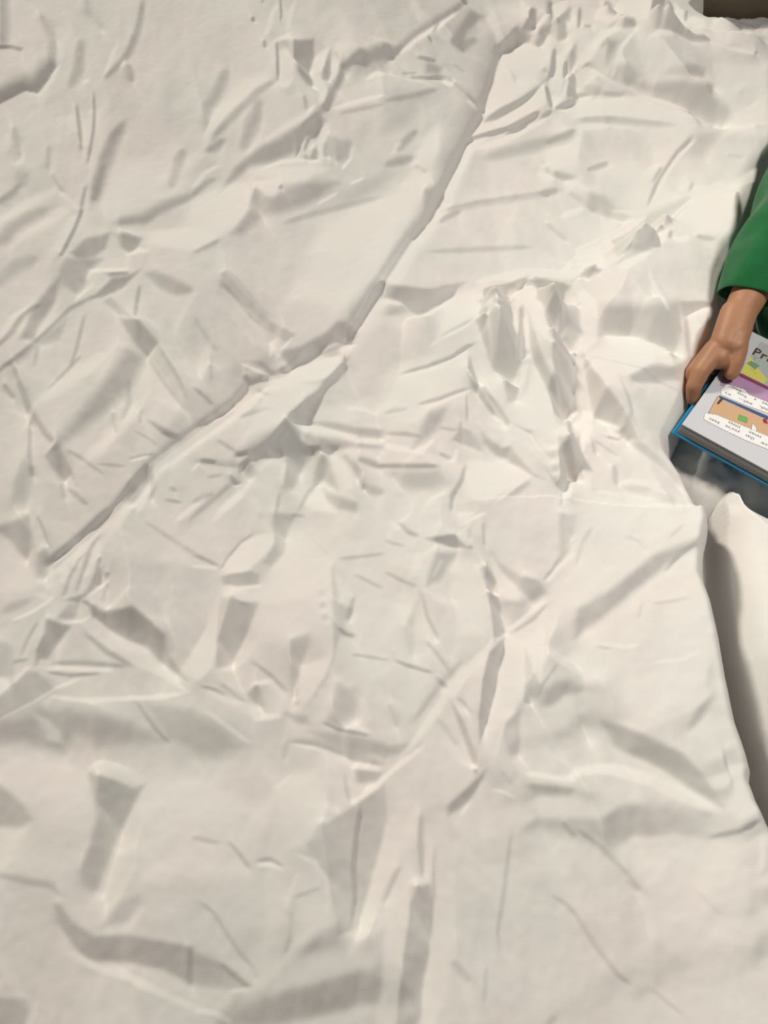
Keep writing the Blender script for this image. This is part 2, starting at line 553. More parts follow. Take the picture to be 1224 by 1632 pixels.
p -.8 3 773,460 790,455 785,470 775,485 778,520 783,560 788,590 780,575 768,540 762,510 766,490
s .5 2 2 758,515 766,540 776,565
p -.6 3 785,485 812,488 818,520 825,560 832,580 830,598 815,600 800,595 790,590 785,550 780,500
p -.35 5 800,595 832,598 825,640 810,640 800,620
p -.45 4 785,460 840,440 835,460 812,485 785,480
s .6 2 3 842,445 825,465 810,480
s -.8 3 3 792,480 805,484 815,490
s .4 3 3 822,490 826,530
p -.6 3 828,490 835,485 833,540 832,580 825,560
p .55 1.5 835,482 843,510 846,560 838,600 825,640 832,600 838,540
p -.85 3 838,490 850,520 860,550 870,575 885,600 893,640 897,665 885,655 875,620 855,580 846,560 842,520
p .5 3 838,460 850,455 865,490 872,530 860,520 850,500
s .7 2 3 855,520 870,533 875,540
p -.6 5 852,440 900,450 900,500 890,560 880,530 865,480
p -.5 4 880,545 900,535 918,560 915,640 900,665 893,640 885,600
s .5 2 3 895,478 888,530
s -.4 4 3 890,560 895,620 900,650
s .6 2 3 900,540 915,570
p .35 4 760,560 785,595 800,600 810,640 840,640 850,580 880,640 890,740 893,765 850,720 800,650 770,600
p -.75 2.5 748,565 755,590 765,615 780,640 795,665 785,660 765,635 750,615 745,590
p -.65 2.5 765,605 780,625 800,645 815,670 810,680 795,665 780,640
s .6 2 2 763,605 778,635 795,660 805,675
p -.65 3 818,672 840,680 850,680 855,695 880,725 870,722 845,690 825,678
s .5 2 2 820,680 840,690 865,720
s -.5 5 3 862,722 880,755 893,775
p -.55 3 815,710 820,720 845,745 850,752 870,762 845,755 832,745 812,735
p -.6 3 763,675 775,695 800,712 813,710 812,732 790,725 770,705
p -.45 3 735,680 750,685 765,705 770,720 745,710 720,700 732,685
s -.6 2 2 743,628 745,670
s -.5 2 3 733,670 733,685
s -.5 2 3 700,680 730,685
p -.4 8 680,655 715,645 695,685 675,700 658,715 670,690
s .5 2 3 665,725 690,700
s -.5 5 3 612,690 650,692 670,695
s .5 5 4 612,710 655,718
s -.7 5 4 600,742 650,742 700,742
s -.4 4 3 700,722 720,730
s .6 3 3 727,715 725,735
p -.35 10 620,750 700,748 715,770 700,780 640,775
s .3 3 3 625,760 640,785
s -.6 4 4 742,740 735,765 720,790 718,816
p .35 6 745,735 800,735 845,755 800,785 775,800 750,790
s .5 2 2 848,755 815,780 790,800
s -.3 5 8 845,765 805,790
p -.6 3 887,690 900,690 918,685 918,765 905,762 895,770 891,740
s .7 3 1 888,680 890,720 894,765
p .6 3 905,765 912,775 908,800 900,800 898,785
s -.5 2 2 898,780 894,805
p .45 3 930,460 950,480 952,540 930,560 928,490
p -.5 12 955,482 1030,485 1085,480 1080,560 1050,555 1020,535 960,530
s .5 4 10 960,535 1020,540 1060,555 1080,575
p -.55 7 1005,590 1040,575 1080,575 1100,570 1103,580 1075,595 1040,598 1010,600
p .4 15 950,545 1000,545 1040,570 1000,590 1010,610 970,600 940,565
s .5 2 2 1032,430 1050,465 1070,495
p -.5 3 1087,480 1125,478 1140,485 1100,495 1090,505
s -.4 5 5 1093,505 1100,560
s .4 3 5 1100,500 1130,490
s -.5 5 5 1120,520 1110,550
s .6 3 3 1117,540 1115,560
p -.6 3 930,560 942,580 965,600 985,625 1010,650 1028,685 1005,690 985,670 950,665 942,640 935,600
s -.4 3 3 985,585 1005,620 1015,650
s .5 2 3 1000,640 1020,670 1028,685
p -.65 4 1000,672 1010,680 1040,695 1070,715 1095,740 1110,770 1122,785 1090,760 1060,730 1020,705 1000,695 985,680
s -.7 2 2 968,690 985,693 998,690
s -.5 2 3 950,697 975,712 990,720
s .4 3 3 970,680 1000,695
p .6 2 930,650 945,655 945,690 935,700 930,720 928,700
s .6 3 2 935,720 932,745 945,775
s -.4 2 4 945,700 950,720
p -.5 4 900,700 925,690 928,720 935,760 918,765 900,760
s -.4 6 6 980,735 985,770
s .5 4 4 1000,760 1040,762 1070,778
p -.35 5 990,770 1040,768 1080,782 1085,795 1050,795
s .4 3 3 950,780 1000,785 1050,790
s .4 6 6 1000,790 1090,810
p -.5 6 -10,840 20,830 45,820 55,870 45,895 30,880 15,860
s -.7 3 3 58,820 70,845 78,870
s .3 3 3 48,825 55,850 62,880
b -.8 12 1 82,895 105,880 140,850 170,822
p -.4 6 60,880 80,870 70,920 55,920
p .25 15 -10,860 15,870 45,905 60,925 50,940 -10,950
s .6 3 3 150,840 110,875 85,900
s -.6 3 3 160,850 145,870 135,900 120,945
s .5 3 3 130,865 115,905
s -.4 3 3 128,885 110,920
s .6 2 3 105,900 98,930
s .5 3 4 158,860 150,890 135,920
s -.8 4 4 158,885 155,910 150,930
p -.6 3 135,945 150,915 165,900 160,930 125,958 100,957
s -.6 3 3 112,915 100,950
s .4 3 3 85,905 75,940
p -.7 2 163,910 175,912 170,925
s -.7 1.5 2 170,928 162,960
s .3 2 2 165,930 140,950
s .9 2 2 20,988 50,975 70,962 84,950
s .4 3 3 60,945 75,955
s -.3 8 8 0,975 50,955
s -.6 2 2 32,1045 45,1015 60,990
s -.9 2 2 57,1062 60,1035 70,1010
p -.6 4 60,1050 70,1010 72,985 90,990 112,998 95,1020 75,1050
s .4 4 1 68,985 65,1020
p -.4 4 90,985 110,960 125,965 120,985
s .4 2 2 95,992 130,990 145,980
s -.6 3 3 122,955 124,965
s -.9 4 3 130,955 145,965 150,985
p -.7 4 148,965 165,975 210,965 240,990 262,1010 270,1045 300,1085 290,1080 250,1050 235,1030 205,1020 175,1005 150,985
s .5 2 3 150,985 180,1010 205,1028 235,1040 242,1060
s .8 1.5 2.5 242,1058 270,1080 298,1102
s .6 5 1 300,1103 265,1112 200,1115 130,1118 80,1110
s -.5 6 3 135,1010 170,1040 212,1063
s -.5 7 2 80,1058 130,1058 205,1063
s .45 2 4 75,1062 130,1065 180,1068
s -.7 2 4 75,1070 110,1075 160,1072
s -.5 3 3 20,1055 45,1050
s .5 3 3 20,1090 45,1060
p -.35 5 -10,1115 40,1070 60,1070 90,1100 50,1125 -10,1150
s .4 2 3 -10,1150 50,1120 90,1095 130,1080
p .4 6 -10,1080 15,1080 10,1100 -10,1112
p -.3 6 -10,1020 15,1025 25,1050 20,1090 -10,1075
p -.4 14 60,1125 120,1130 200,1150 260,1180 160,1190 120,1170 100,1200 30,1180 -10,1185 -10,1150 30,1140
p .4 5 55,1138 75,1145 95,1165 100,1185 75,1180 65,1160
s -.6 3 4 215,1115 235,1145 250,1165 270,1185
p -.3 10 230,1120 306,1130 306,1190 270,1180
s -.9 2 2 405,850 385,862 365,885 350,908
p .5 4 360,895 385,865 410,852 433,850 434,868 415,890 390,910 360,912
s .9 2 2 418,825 428,845 433,852 434,868
p -.5 5 432,820 440,815 470,820 460,850 455,880 430,905 420,895 435,868
s -.5 4 2 306,885 330,893 350,902
s .4 2 3 306,900 348,905
p -.5 3 352,918 400,908 412,915 415,930 375,935 355,930
s .5 2 2 360,932 380,937 412,934
s -.3 3 3 360,945 385,960 415,962
p -.5 4 352,950 410,965 395,1010 370,1060 345,1065 343,1010
p .5 4 350,935 346,980 343,1040 335,1065 315,1085 306,1075 306,1040 330,1000 340,970
p .25 12 420,960 460,830 520,900 530,1000 500,950
s .6 6 4 515,900 512,950 525,1010 528,1040 512,1090
p -.4 6 530,900 540,960 560,970 540,1020 520,1080 500,1110 530,1030 528,970
s -.6 4 4 540,1000 550,1010 565,1013
s -.5 6 3 565,950 555,990
p -.4 6 460,1020 490,1010 495,1020 480,1060 475,1110 465,1115 460,1060
s -.6 3 3 400,1052 430,1075 458,1102
s -.4 4 4 475,1115 472,1125
p .4 6 480,1060 520,1050 505,1100 480,1125
s -.4 4 3 465,820 485,822
s -.4 3 3 540,890 612,882
s -.5 3 2 565,915 590,928 612,938
s -.25 2 2 495,855 525,885
s -.6 2 2 560,1042 590,1047 620,1052
p -.35 10 540,1090 565,1100 570,1140 540,1160 520,1150
s .3 3 4 575,1110 590,1150
s -.7 3 2 512,1150 540,1163 590,1172
p -.4 6 450,1135 490,1140 495,1155 470,1150
s -.7 3 2 320,1093 345,1100 358,1108
s .4 3 4 330,1100 360,1115 385,1122
s -.35 6 3 350,1090 390,1120
s .5 5 5 400,1090 430,1085 450,1110 445,1140 410,1145 395,1120
p -.6 3 395,1105 410,1085 418,1105 425,1135 400,1115
s .5 2 3 325,1130 360,1155 400,1185
p -.35 15 306,1140 340,1150 380,1190 350,1210 306,1200
s -.5 12 2 460,1183 500,1188 560,1210 612,1220
s .5 2 4 462,1184 510,1192 560,1212
s -.35 3 6 455,1180 452,1210
p -.4 8 490,1165 560,1170 612,1185 612,1205 560,1200
s .6 2 2 735,838 755,825 775,816
p .4 3 730,816 755,816 735,838
s -.6 2 2 745,838 748,860
p -.75 2 676,857 725,850 745,873 715,870
p .4 2 728,850 742,838 747,872
s -.6 3 3 748,868 752,875
s -.6 5 3 635,832 650,848 668,855
s .5 3 3 625,830 635,845
s -.5 2 3 612,860 645,870
s -.6 3 2 612,910 640,925 665,935
s -.5 3 3 770,830 772,870
p -.4 6 695,880 730,880 700,925 678,935
s .4 3 3 665,880 660,920
s .3 3 3 705,890 690,920
s -.85 3 3 672,940 680,980 700,1020
s -.6 3 3 678,1020 700,1045 716,1070
p .3 12 720,900 750,890 770,960 780,1010 740,1010
s .6 3 1 755,888 770,930 783,1000 785,1020 770,1045
p -.65 2.5 775,895 790,920 800,980 806,1008 788,1015 783,980 775,930 770,905
p .4 4 782,888 800,910 820,935 830,960 800,950 790,920
p -.5 5 782,878 800,900 830,918 860,925 872,945 850,960 825,935 800,915
p -.3 6 800,960 850,950 840,980 812,1000
s .6 2 2 808,1005 840,980 870,955
s -.5 2 4 815,1008 850,985 872,962
s -.6 2 3 865,925 880,908 890,890
p -.45 6 890,816 918,820 918,850 900,880 892,890
s .5 3 3 918,880 890,905 870,930
s -.3 4 4 918,860 885,905
p -.75 1.5 804,1015 795,1060 785,1110 772,1160 765,1185 763,1140 770,1080 780,1040
s .5 2 1 780,1035 770,1060 763,1130
p .25 5 808,1010 835,1025 835,1110 800,1150 780,1180 790,1110
p .45 2 840,1025 865,990 865,1060 862,1090
p -.4 2 836,1030 845,1050 862,1092 845,1120 836,1120
s -.6 1.5 2 890,1055 865,1090 852,1120
p -.2 20 865,1000 918,990 918,1100 870,1120
s .7 2 2 820,1130 805,1145 795,1180 790,1210
p -.4 5 805,1150 830,1130 828,1200 815,1210 800,1180
p -.75 2 716,1110 740,1150 760,1200 762,1224 752,1215 735,1165
s -.5 3 3 730,1110 755,1138
s -.3 4 4 700,1145 730,1190
s .5 4 8 770,1035 740,1070 712,1105 680,1150 650,1195
s 1 3 3 560,1282 600,1252 632,1222 655,1205 675,1188
s -.35 8 4 740,1050 700,1095 660,1150
s -.8 3 3 625,1050 650,1060 690,1072
s -.6 3 2 695,1078 712,1095
s -.4 2 2 628,1035 629,1050
s -.4 6 6 620,1120 635,1160
p -.25 8 640,1000 665,960 665,1040 650,1045
s .3 5 5 635,960 645,1000
p -.45 6 612,1190 650,1185 640,1200 612,1208
s -.35 4 6 943,840 925,870 918,900
s -.3 4 4 948,840 955,880 963,905
s .3 3 3 958,838 945,850
s -.3 4 4 998,855 1020,865 1030,880
p -.4 8 1125,850 1128,862 1070,895 1000,950 960,985 918,1015 918,970 980,935 1040,885 1080,870
s -.4 3 3 1110,865 1085,880 1060,910
s -.3 3 3 1090,835 1065,860
s -.3 3 3 1040,960 1080,955 1100,950
s -.3 3 3 1025,960 1018,985
s .5 2 2 960,1022 1000,1030 1020,1025
s -.5 2 3 950,1028 975,1032
s .3 2 2 1040,1055 1090,1050 1115,1035
p -.2 20 918,1110 980,1080 1010,1140 918,1180
p -.65 7 960,1150 1000,1160 1050,1180 1090,1200 1130,1245 1150,1285 1110,1265 1050,1225 980,1190
s .35 10 10 918,1225 980,1225 1040,1245 1100,1275 1150,1295
s -.25 10 12 1135,1060 1130,1110 1100,1160
s -.4 3 3 1150,1190 1160,1225 1168,1250
s -.35 6 4 1130,1335 1180,1325 1215,1305
s .5 4 6 1215,1340 1215,1390
s -.35 4 5 918,1320 960,1350 1000,1390 1030,1425
s -.3 6 4 1000,1400 1020,1420
s -.45 3 6 905,1440 950,1510 985,1555 1010,1572
s -.35 3 5 1040,1575 1075,1605 1090,1620
s -.2 6 6 1115,1420 1150,1460
p .3 8 1180,1220 1205,1240 1210,1290 1180,1310 1160,1290
p -.5 3 655,1410 685,1410 690,1440 685,1520 675,1560 670,1640 630,1640 640,1540 652,1460
s -.35 3 8 670,1295 668,1340 672,1400
s -.35 2 3 692,1350 691,1420 686,1500
s -.3 3 5 815,1320 808,1380 800,1440 792,1490 798,1520
s -.25 3 5 775,1540 770,1600
p -.5 4 745,1255 775,1225 768,1245 745,1280 715,1300 712,1285
s .4 2 2 785,1258 805,1262 822,1272
s -.4 4 3 800,1228 815,1250
s .3 3 3 750,1275 735,1300
s -.6 3 2 757,1224 761,1235
s -.4 8 3 612,1440 630,1400 640,1380
s -.35 2 6 880,1425 905,1440 918,1458
s -.3 5 5 895,1310 918,1335
s -.3 8 8 720,1530 750,1565
s -.25 8 8 885,1620 870,1640
s .4 5 3 840,1232 880,1240 918,1245
s -.25 4 12 840,1250 918,1258
s -.4 6 3 306,1335 350,1345
s -.6 3 4 362,1340 380,1360 398,1385
s -.5 5 2 408,1372 430,1370 452,1382
s .5 2 3 410,1378 435,1378 450,1385
s .35 3 3 440,1255 465,1235
p .25 12 440,1240 500,1230 520,1280 490,1350 460,1350
s -.45 2 3 548,1230 552,1260 558,1278
p -.4 4 565,1228 612,1230 600,1245 570,1248
p -.36 4 490,1345 505,1310 520,1312 575,1278 612,1250 620,1300 570,1480 540,1490 520,1400 500,1365
s -.7 3 4 575,1280 568,1320 562,1380 565,1430 558,1480
s .5 2 4 470,1360 500,1375 518,1400 525,1450
s .4 3 3 475,1390 460,1430 455,1450
s -.3 3 8 462,1450 462,1490 452,1520
s -.3 4 4 470,1430 510,1415
s -.5 3 4 315,1435 340,1455 365,1495 390,1530 403,1540
s -.5 2 3 400,1535 408,1560
p -.32 10 500,1490 540,1470 560,1520 612,1480 612,1640 340,1640 375,1585 410,1580 445,1550
s .5 3 3 310,1610 345,1615 370,1632
s -.5 6 5 350,1535 380,1560 400,1575
s .4 3 3 365,1580 405,1575
p -.5 8 -10,1245 20,1265 40,1285 50,1305 35,1318 -10,1316
p -.55 6 140,1230 180,1240 215,1255 230,1250 215,1280 190,1330 165,1390 150,1430 130,1410 125,1390 145,1340 155,1300
p -.3 8 160,1480 190,1440 220,1425 225,1440 200,1470
p -.55 6 85,1440 95,1440 115,1470 150,1492 200,1490 260,1500 306,1510 306,1570 260,1545 210,1535 140,1530 120,1510 90,1470
p -.45 8 300,1510 350,1535 400,1575 370,1580 300,1568
s .4 3 8 110,1512 150,1538 210,1557 260,1582 320,1610
s -.35 8 6 -10,1393 40,1405 80,1412 100,1430
p -.4 5 -10,1590 40,1592 45,1610 40,1640 -10,1640
s .3 3 3 55,1595 55,1625
p .22 20 520,330 700,270 690,350 600,470 540,500 470,470 500,380
p -.15 25 280,440 420,470 470,540 380,600 280,560
p .2 20 430,850 510,840 530,1000 470,1030 410,1000
p .18 25 890,800 1130,810 1120,1100 1000,1180 900,1000
p -.15 20 -10,1140 450,1140 430,1200 200,1215 -10,1195
p .15 25 -10,1200 130,1210 140,1400 -10,1390
p -.15 15 170,885 340,905 340,1000 290,1060 170,960
p -.2 20 820,1100 990,1090 1000,1150 830,1200
p .2 20 215,1250 330,1230 420,1290 400,1400 230,1400
p .15 10 640,600 740,565 745,640 640,680
p -.2 12 610,500 700,480 690,560 610,590
p -.2 14 840,1250 1090,1290 1130,1330 1000,1350 840,1320
p .15 20 1000,1350 1180,1350 1190,1500 1040,1500
b -.28 30 1 872,45 800,80 785,130 765,190 745,225 710,300 685,350 655,385 610,455 556,535
b .3 1 16 765,200 745,232 712,304 688,353 658,390 615,458 575,515
p .15 20 190,260 270,240 300,290 260,330 170,340
s .6 5 5 520,78 505,100 500,120 515,140 512,165
s .2 14 14 250,290 330,235
s .2 12 12 20,380 110,330
s .2 10 10 -10,355 90,300
s .18 20 20 330,200 430,120
s .2 12 10 420,230 520,165
s .2 12 12 60,640 170,560
s .2 12 12 130,740 230,640
p .3 10 430,610 540,570 545,590 500,640 440,680 400,690 420,640
p -.35 8 380,728 430,712 500,645 510,630 480,690 430,725
p -.15 12 560,560 610,520 610,640 500,650
s .3 6 6 340,830 400,770
s -.3 5 5 300,830 370,770
s .3 5 5 280,830 330,790
s -.3 4 4 230,830 290,870 350,905
b -.55 1 10 780,458 840,444 900,452
b .3 8 1 770,450 840,436 905,443
p -.3 4 850,447 905,454 925,470 920,560 900,560 880,500
s -.5 3 6 905,640 912,700
p -.25 3 930,560 965,600 1010,650 1028,685 985,670 950,665 935,600
s -.4 6 6 905,305 930,320 950,340
s .4 5 4 895,345 930,332
p -.2 6 960,400 1000,380 1030,400 1000,420 970,425
s .35 6 6 985,425 1040,398
s .6 3 3 900,435 925,400 965,380
s .5 3 3 945,440 958,415 955,395
s -.4 4 8 870,225 918,205
s -.7 4 6 884,75 880,110 872,130
s .6 4 4 888,85 895,120 890,150
b -.45 9 1.5 556,533 500,560 460,590 400,606 370,640 310,682 240,735 170,820 80,900
b .3 1 8 553,550 505,568 465,598 405,614 376,647 316,689 246,742 178,827 90,906
b -.4 10 1 555,575 500,640 470,665 430,713 385,745 320,738
b -.35 3 1 872,48 800,82 785,132 765,192 745,227 710,302 685,352 655,387 610,457 556,537
s .25 20 20 560,470 640,340 700,200
p -.2 10 330,600 440,560 430,600 330,670 260,720 250,700
s .4 4 4 445,570 430,545
"""

# ------------------------------------------------------------ the room and the bed
def struct(name, bm, m):
    o = bm_obj(name, bm, m); o['kind'] = 'structure'; return o
struct('floor', box_bm(-2.6, 2.6, -1.2, 3.6, -.60, -.55), M_floor)
#struct('wall_back', box_bm(-2.6, 2.6, 3.5, 3.6, -.55, 2.5), M_wall)
bed = thing('bed', 'wide bed under the white bedding with a brown headboard at the far end', 'bed')
bm_obj('bed_base', box_bm(-1.15, 1.0, -.42, 1.60, -.48, -.22, .01), M_head, bed)
for sx in (-1.05, .90):
    for sy in (-.34, 1.50):
        bm_obj('leg', box_bm(sx-.035, sx+.035, sy-.035, sy+.035, -.55, -.48, .004), M_head, bed)
bm_obj('mattress', box_bm(-1.14, .99, -.41, 1.59, -.22, -.075, .05, 5), M_sheet, bed, True)
bm_obj('headboard', box_bm(-1.2, 1.05, 1.62, 1.68, -.50, .09, .012), M_head, bed)

# ------------------------------------------------------------ the cloth height field
DX = .0016
xs = np.arange(-.96, .80, DX, dtype=np.float32); ys = np.arange(-.20, 1.60, DX, dtype=np.float32)
GX, GY = np.meshgrid(xs, ys)
def plane(pts, z=.07): return [un(p[0], p[1], z)[:2] for p in pts]
def pts_of(s): return [tuple(float(q) for q in r.split(',')) for r in s.split()]
def sdist(s, z=.07):
    """signed distance on the bed to a line read off the photograph (+ = right of its heading)"""
    d, sg, t = seg_dist(GX, GY, plane(pts_of(s), z)); return d*-sg, t
def sm(a, b, x):
    q = np.clip((x-a)/(b-a), 0, 1); return q*q*(3-2*q)
def roundstep(d, r):
    """0 outside, quarter-round edge of radius r, 1 inside"""
    return np.sin(.5*np.pi*np.clip(d/r, 0, 1))**.85
def blob(px, py, rx, ry, ang, z=.07):
    c = un(px, py, z); ca, sa = math.cos(ang), math.sin(ang)
    u = ((GX-c[0])*ca+(GY-c[1])*sa)/rx; v = (-(GX-c[0])*sa+(GY-c[1])*ca)/ry
    return np.exp(-(u*u+v*v))
def fftnoise(beta, lo, hi, seed, ang=None, stretch=1):
    r = np.random.default_rng(seed); n = r.standard_normal(GX.shape).astype(np.float32)
    F = np.fft.rfft2(n); ky = np.fft.fftfreq(GX.shape[0], DX)[:, None]; kx = np.fft.rfftfreq(GX.shape[1], DX)[None]
    if ang is not None:
        ca, sa = math.cos(ang), math.sin(ang); a = (kx*ca+ky*sa)*stretch; b = -kx*sa+ky*ca
    else: a, b = kx, ky
    k = np.sqrt(a*a+b*b)+1e-6
    F *= k**(-beta)*(k > 1/hi)*(k < 1/lo)
    o = np.fft.irfft2(F, s=GX.shape); return (o/o.std()).astype(np.float32)

H0 = np.full(GX.shape, .062, np.float32)
# big folded-back roll of the left half
d, t = sdist('905,-60 880,-5 872,45 800,80 785,130 765,190 745,225 710,300 685,350 655,385 610,455 555,535 556,575 500,640 470,665 430,715 385,745 300,830 200,930', .075)
PX, PY = proj(GX, GY, .07)
fade = 1-sm(650, 950, PY)
roll = roundstep(d, .018)*(.55+.45*np.exp(-np.clip(d, 0, 9)/.35))
H0 += .0025*roundstep(d, .008)*fade + .014*(1-np.exp(-np.clip(d, 0, 9)/.07))*np.exp(-np.clip(d, 0, 9)/.5)*fade
# crease between that roll and the small hem roll beside it
d2, t2 = sdist('565,528 545,545 500,560 460,590 400,605 370,640 310,682 240,735 170,820 80,900', .085)
f2 = (1-sm(500, 575, PX))*(1-sm(720, 900, PY))
H0 += .000*roundstep(d2, .008)*np.exp(-np.clip(d2, 0, 9)/.25)*f2
H0 -= .004*np.exp(-(d2/.006)**2)*f2*(t2 > 0)*(t2 < 1)
# flap of the duvet heaped in front of the flat middle
d3, t3 = sdist('600,500 650,484 690,470 740,457 780,452 840,440 900,447 950,395 975,378 1035,342 1110,308 1160,285 1200,258 1260,230', .09)
d3 = d3
H0 += .030*roundstep(d3, .05)*(.15+.85*np.exp(-np.clip(d3, 0, 9)/.16))*sm(600, 720, PX)
H0 += .020*blob(1060, 420, .14, .07, .5)
# heaped cloth towards the head of the bed
d4, t4 = sdist('880,178 905,162 925,155 960,149 990,151 1040,156 1080,174 1118,198 1170,199 1260,199', .08)
H0 += .022*roundstep(d4, .04)*np.exp(-np.clip(d4, 0, 9)/.09)*sm(870, 930, PX)
H0 += .050*blob(1130, 110, .22, .10, -.15) + .030*blob(1060, 30, .10, .10, .2) + .02*blob(900, 60, .08, .12, .8)
d5, t5 = sdist('925,95 960,62 990,42 1035,56 1060,50 1100,62 1140,75 1200,87 1280,110', .09)
H0 += .018*roundstep(d5, .03)*np.exp(-np.clip(d5, 0, 9)/.08)*sm(915, 970, PX)
# added rise at the far left, tilting the cloth from the lamp to darken it
H0 += .11*sm(.55, 1.75, GY)*(1-sm(-.15, .35, GX))
_g = np.exp(-.5*(.004*2*np.pi)**2*(np.fft.fftfreq(GX.shape[0], DX)[:, None]**2+np.fft.rfftfreq(GX.shape[1], DX)[None]**2))
H0 = np.fft.irfft2(np.fft.rfft2(H0)*_g, s=H0.shape).astype(np.float32)
# gentle quilted unevenness
H0 += 0.0008*fftnoise(2.2, .12, .9, 3) + .0002*fftnoise(1.8, .05, .2, 5)
# right hem of the duvet and its far end: it rounds down to the mattress there
EDGE = '-1200,-40 1090,-40 1140,-60 1116,-8 1124,4 1140,12 1152,20 1190,15 1224,8 1330,-6'
de, te = sdist(EDGE, .10)
HEM = '1330,170 1262,215 1222,262 1211,290 1203,325 1192,365 1180,400 1166,435 1152,470 1146,500 1136,530 1122,560 1108,590 1104,625 1092,655 1075,690 1078,705 1105,742 1122,785 1139,797 1137,830 1129,862 1127,915 1141,955 1154,1015 1165,1080 1181,1150 1200,1205 1206,1228 1204,1246 1214,1275 1232,1310 1290,1400 1400,1600'
dh, th = sdist(HEM, .06)
EDGED = np.minimum(np.where(GY > 1.2, de, 9), dh)
dh = dh+.010*sm(.64, .70, th); far = 1.58-GY; EDGED = np.minimum(EDGED, far)
low = sm(.42, .56, th)*(1-sm(.60, .66, th))     # the part pressed flat under the book's corner
print('hem t', [round(float(v), 2) for v in (th.min(), th.max())])

# fine folds: painted light and shade put into the shape, heights solved so the lamps repeat it
T = fold_shade_map(PAINT)
jy, ix = np.mgrid[0:T.shape[0], 0:T.shape[1]]
T = (T*(1+.12*sm(560, 640, ix*2-80)*(1-sm(760, 840, jy*2-80)))).astype(np.float32)
def crinkle(shape, lo, hi, beta, seed):
    r = np.random.default_rng(seed); F = np.fft.rfft2(r.standard_normal(shape))
    k = np.hypot(np.fft.fftfreq(shape[0], 2.0)[:, None]*1.2, np.fft.rfftfreq(shape[1], 2.0)[None])+1e-6
    o = np.fft.irfft2(F*k**(-beta)*(k > 1/hi)*(k < 1/lo), s=shape); return o/o.std()
# the small crumples between the named folds
c1, c2 = crinkle(T.shape, 24, 220, 1.5, 51), crinkle(T.shape, 16, 120, 1.2, 52)
T = T + (.022*(1.2-2*np.abs(c1)) + .012*(1-2*np.abs(c2)) + .03*crinkle(T.shape, 120, 420, 1.5, 53)).astype(np.float32)
def painted_shade(): return T
PAD, ST = 80, 2.0
# the two lamps as the cloth sees them
Lk = np.array(KEY); WK = KEY_P/math.pi/KEY_D**2
rx, ry, rz = ROOM[0]-GX, ROOM[1]-GY, ROOM[2]-.07+0*GX; rr = np.sqrt(rx*rx+ry*ry+rz*rz)
WR = (ROOM_P/math.pi/rr**2*(rz/rr)).astype(np.float32); rx /= rr; ry /= rr; rz /= rr
WA = math.pi*.08+.25
NRM = WK*Lk[2]+(WR*rz).max()+WA
WK /= NRM; WR /= NRM; WA /= NRM
S_flat = WK*Lk[2]+WR*rz+WA
def grads(H):
    hx = np.zeros_like(H); hy = np.zeros_like(H)
    hx[:, 1:-1] = (H[:, 2:]-H[:, :-2])/(2*DX); hy[1:-1] = (H[2:]-H[:-2])/(2*DX)
    return hx, hy
def shade(H, deriv=False):
    hx, hy = grads(H); nz = 1/np.sqrt(1+hx*hx+hy*hy); n3 = nz**3
    S = WA*(.5+.5*nz); ga = -.5*WA*hx*n3; gb = -.5*WA*hy*n3
    for w, lx, ly, lz in ((WK, Lk[0], Lk[1], Lk[2]), (WR, rx, ry, rz)):
        q = -hx*lx-hy*ly+lz
        S = S + w*np.clip(q*nz, 0, None)
        if deriv:
            lit = np.where(q > 0, w, .3*w); ga = ga+lit*(-lx*nz-q*hx*n3); gb = gb+lit*(-ly*nz-q*hy*n3)
    return (S, ga, gb) if deriv else S
def sample(H):
    px, py = proj(GX, GY, H)
    u = (px+PAD)/ST-.5; v = (py+PAD)/ST-.5
    ok = (u > 0) & (v > 0) & (u < T.shape[1]-2) & (v < T.shape[0]-2)
    u = np.clip(u, 0, T.shape[1]-2.001); v = np.clip(v, 0, T.shape[0]-2.001)
    i = u.astype(np.int32); j = v.astype(np.int32); a = u-i; b = v-j
    r = (T[j, i]*(1-a)+T[j, i+1]*a)*(1-b)+(T[j+1, i]*(1-a)+T[j+1, i+1]*a)*b
    return np.where(ok, r, 0)
def box3(A):
    B = A.copy(); B[1:-1] = (A[:-2]+2*A[1:-1]+A[2:])/4; C = B.copy(); C[:, 1:-1] = (B[:, :-2]+2*B[:, 1:-1]+B[:, 2:])/4; return C
ky = 2*np.pi*np.fft.fftfreq(GX.shape[0], DX)[:, None]; kx = 2*np.pi*np.fft.rfftfreq(GX.shape[1], DX)[None]
K2 = kx*kx+ky*ky; SL2 = (WK**2)*(Lk[0]**2+Lk[1]**2)
LAM = .06
REG = SL2*(LAM*K2 + .10*(2*np.pi/.25)**2 + 5e-8*K2*K2)
DEN = (SL2*.6*K2 + REG).astype(np.float32); REG = REG.astype(np.float32)
GAIN = 0.74; NIT = 45
S0 = shade(H0)
hd = np.zeros_like(H0)
inner = (EDGED > -.008)
out_folds = .10*fftnoise(1.0, .03, .25, 21, .9, 2.5)     # loose folds of the same kind beyond the picture
px0, py0 = proj(GX, GY, H0)
offw = np.clip(np.maximum(np.maximum(-px0, px0-1224), np.maximum(-py0, py0-1632))/120, 0, 1)
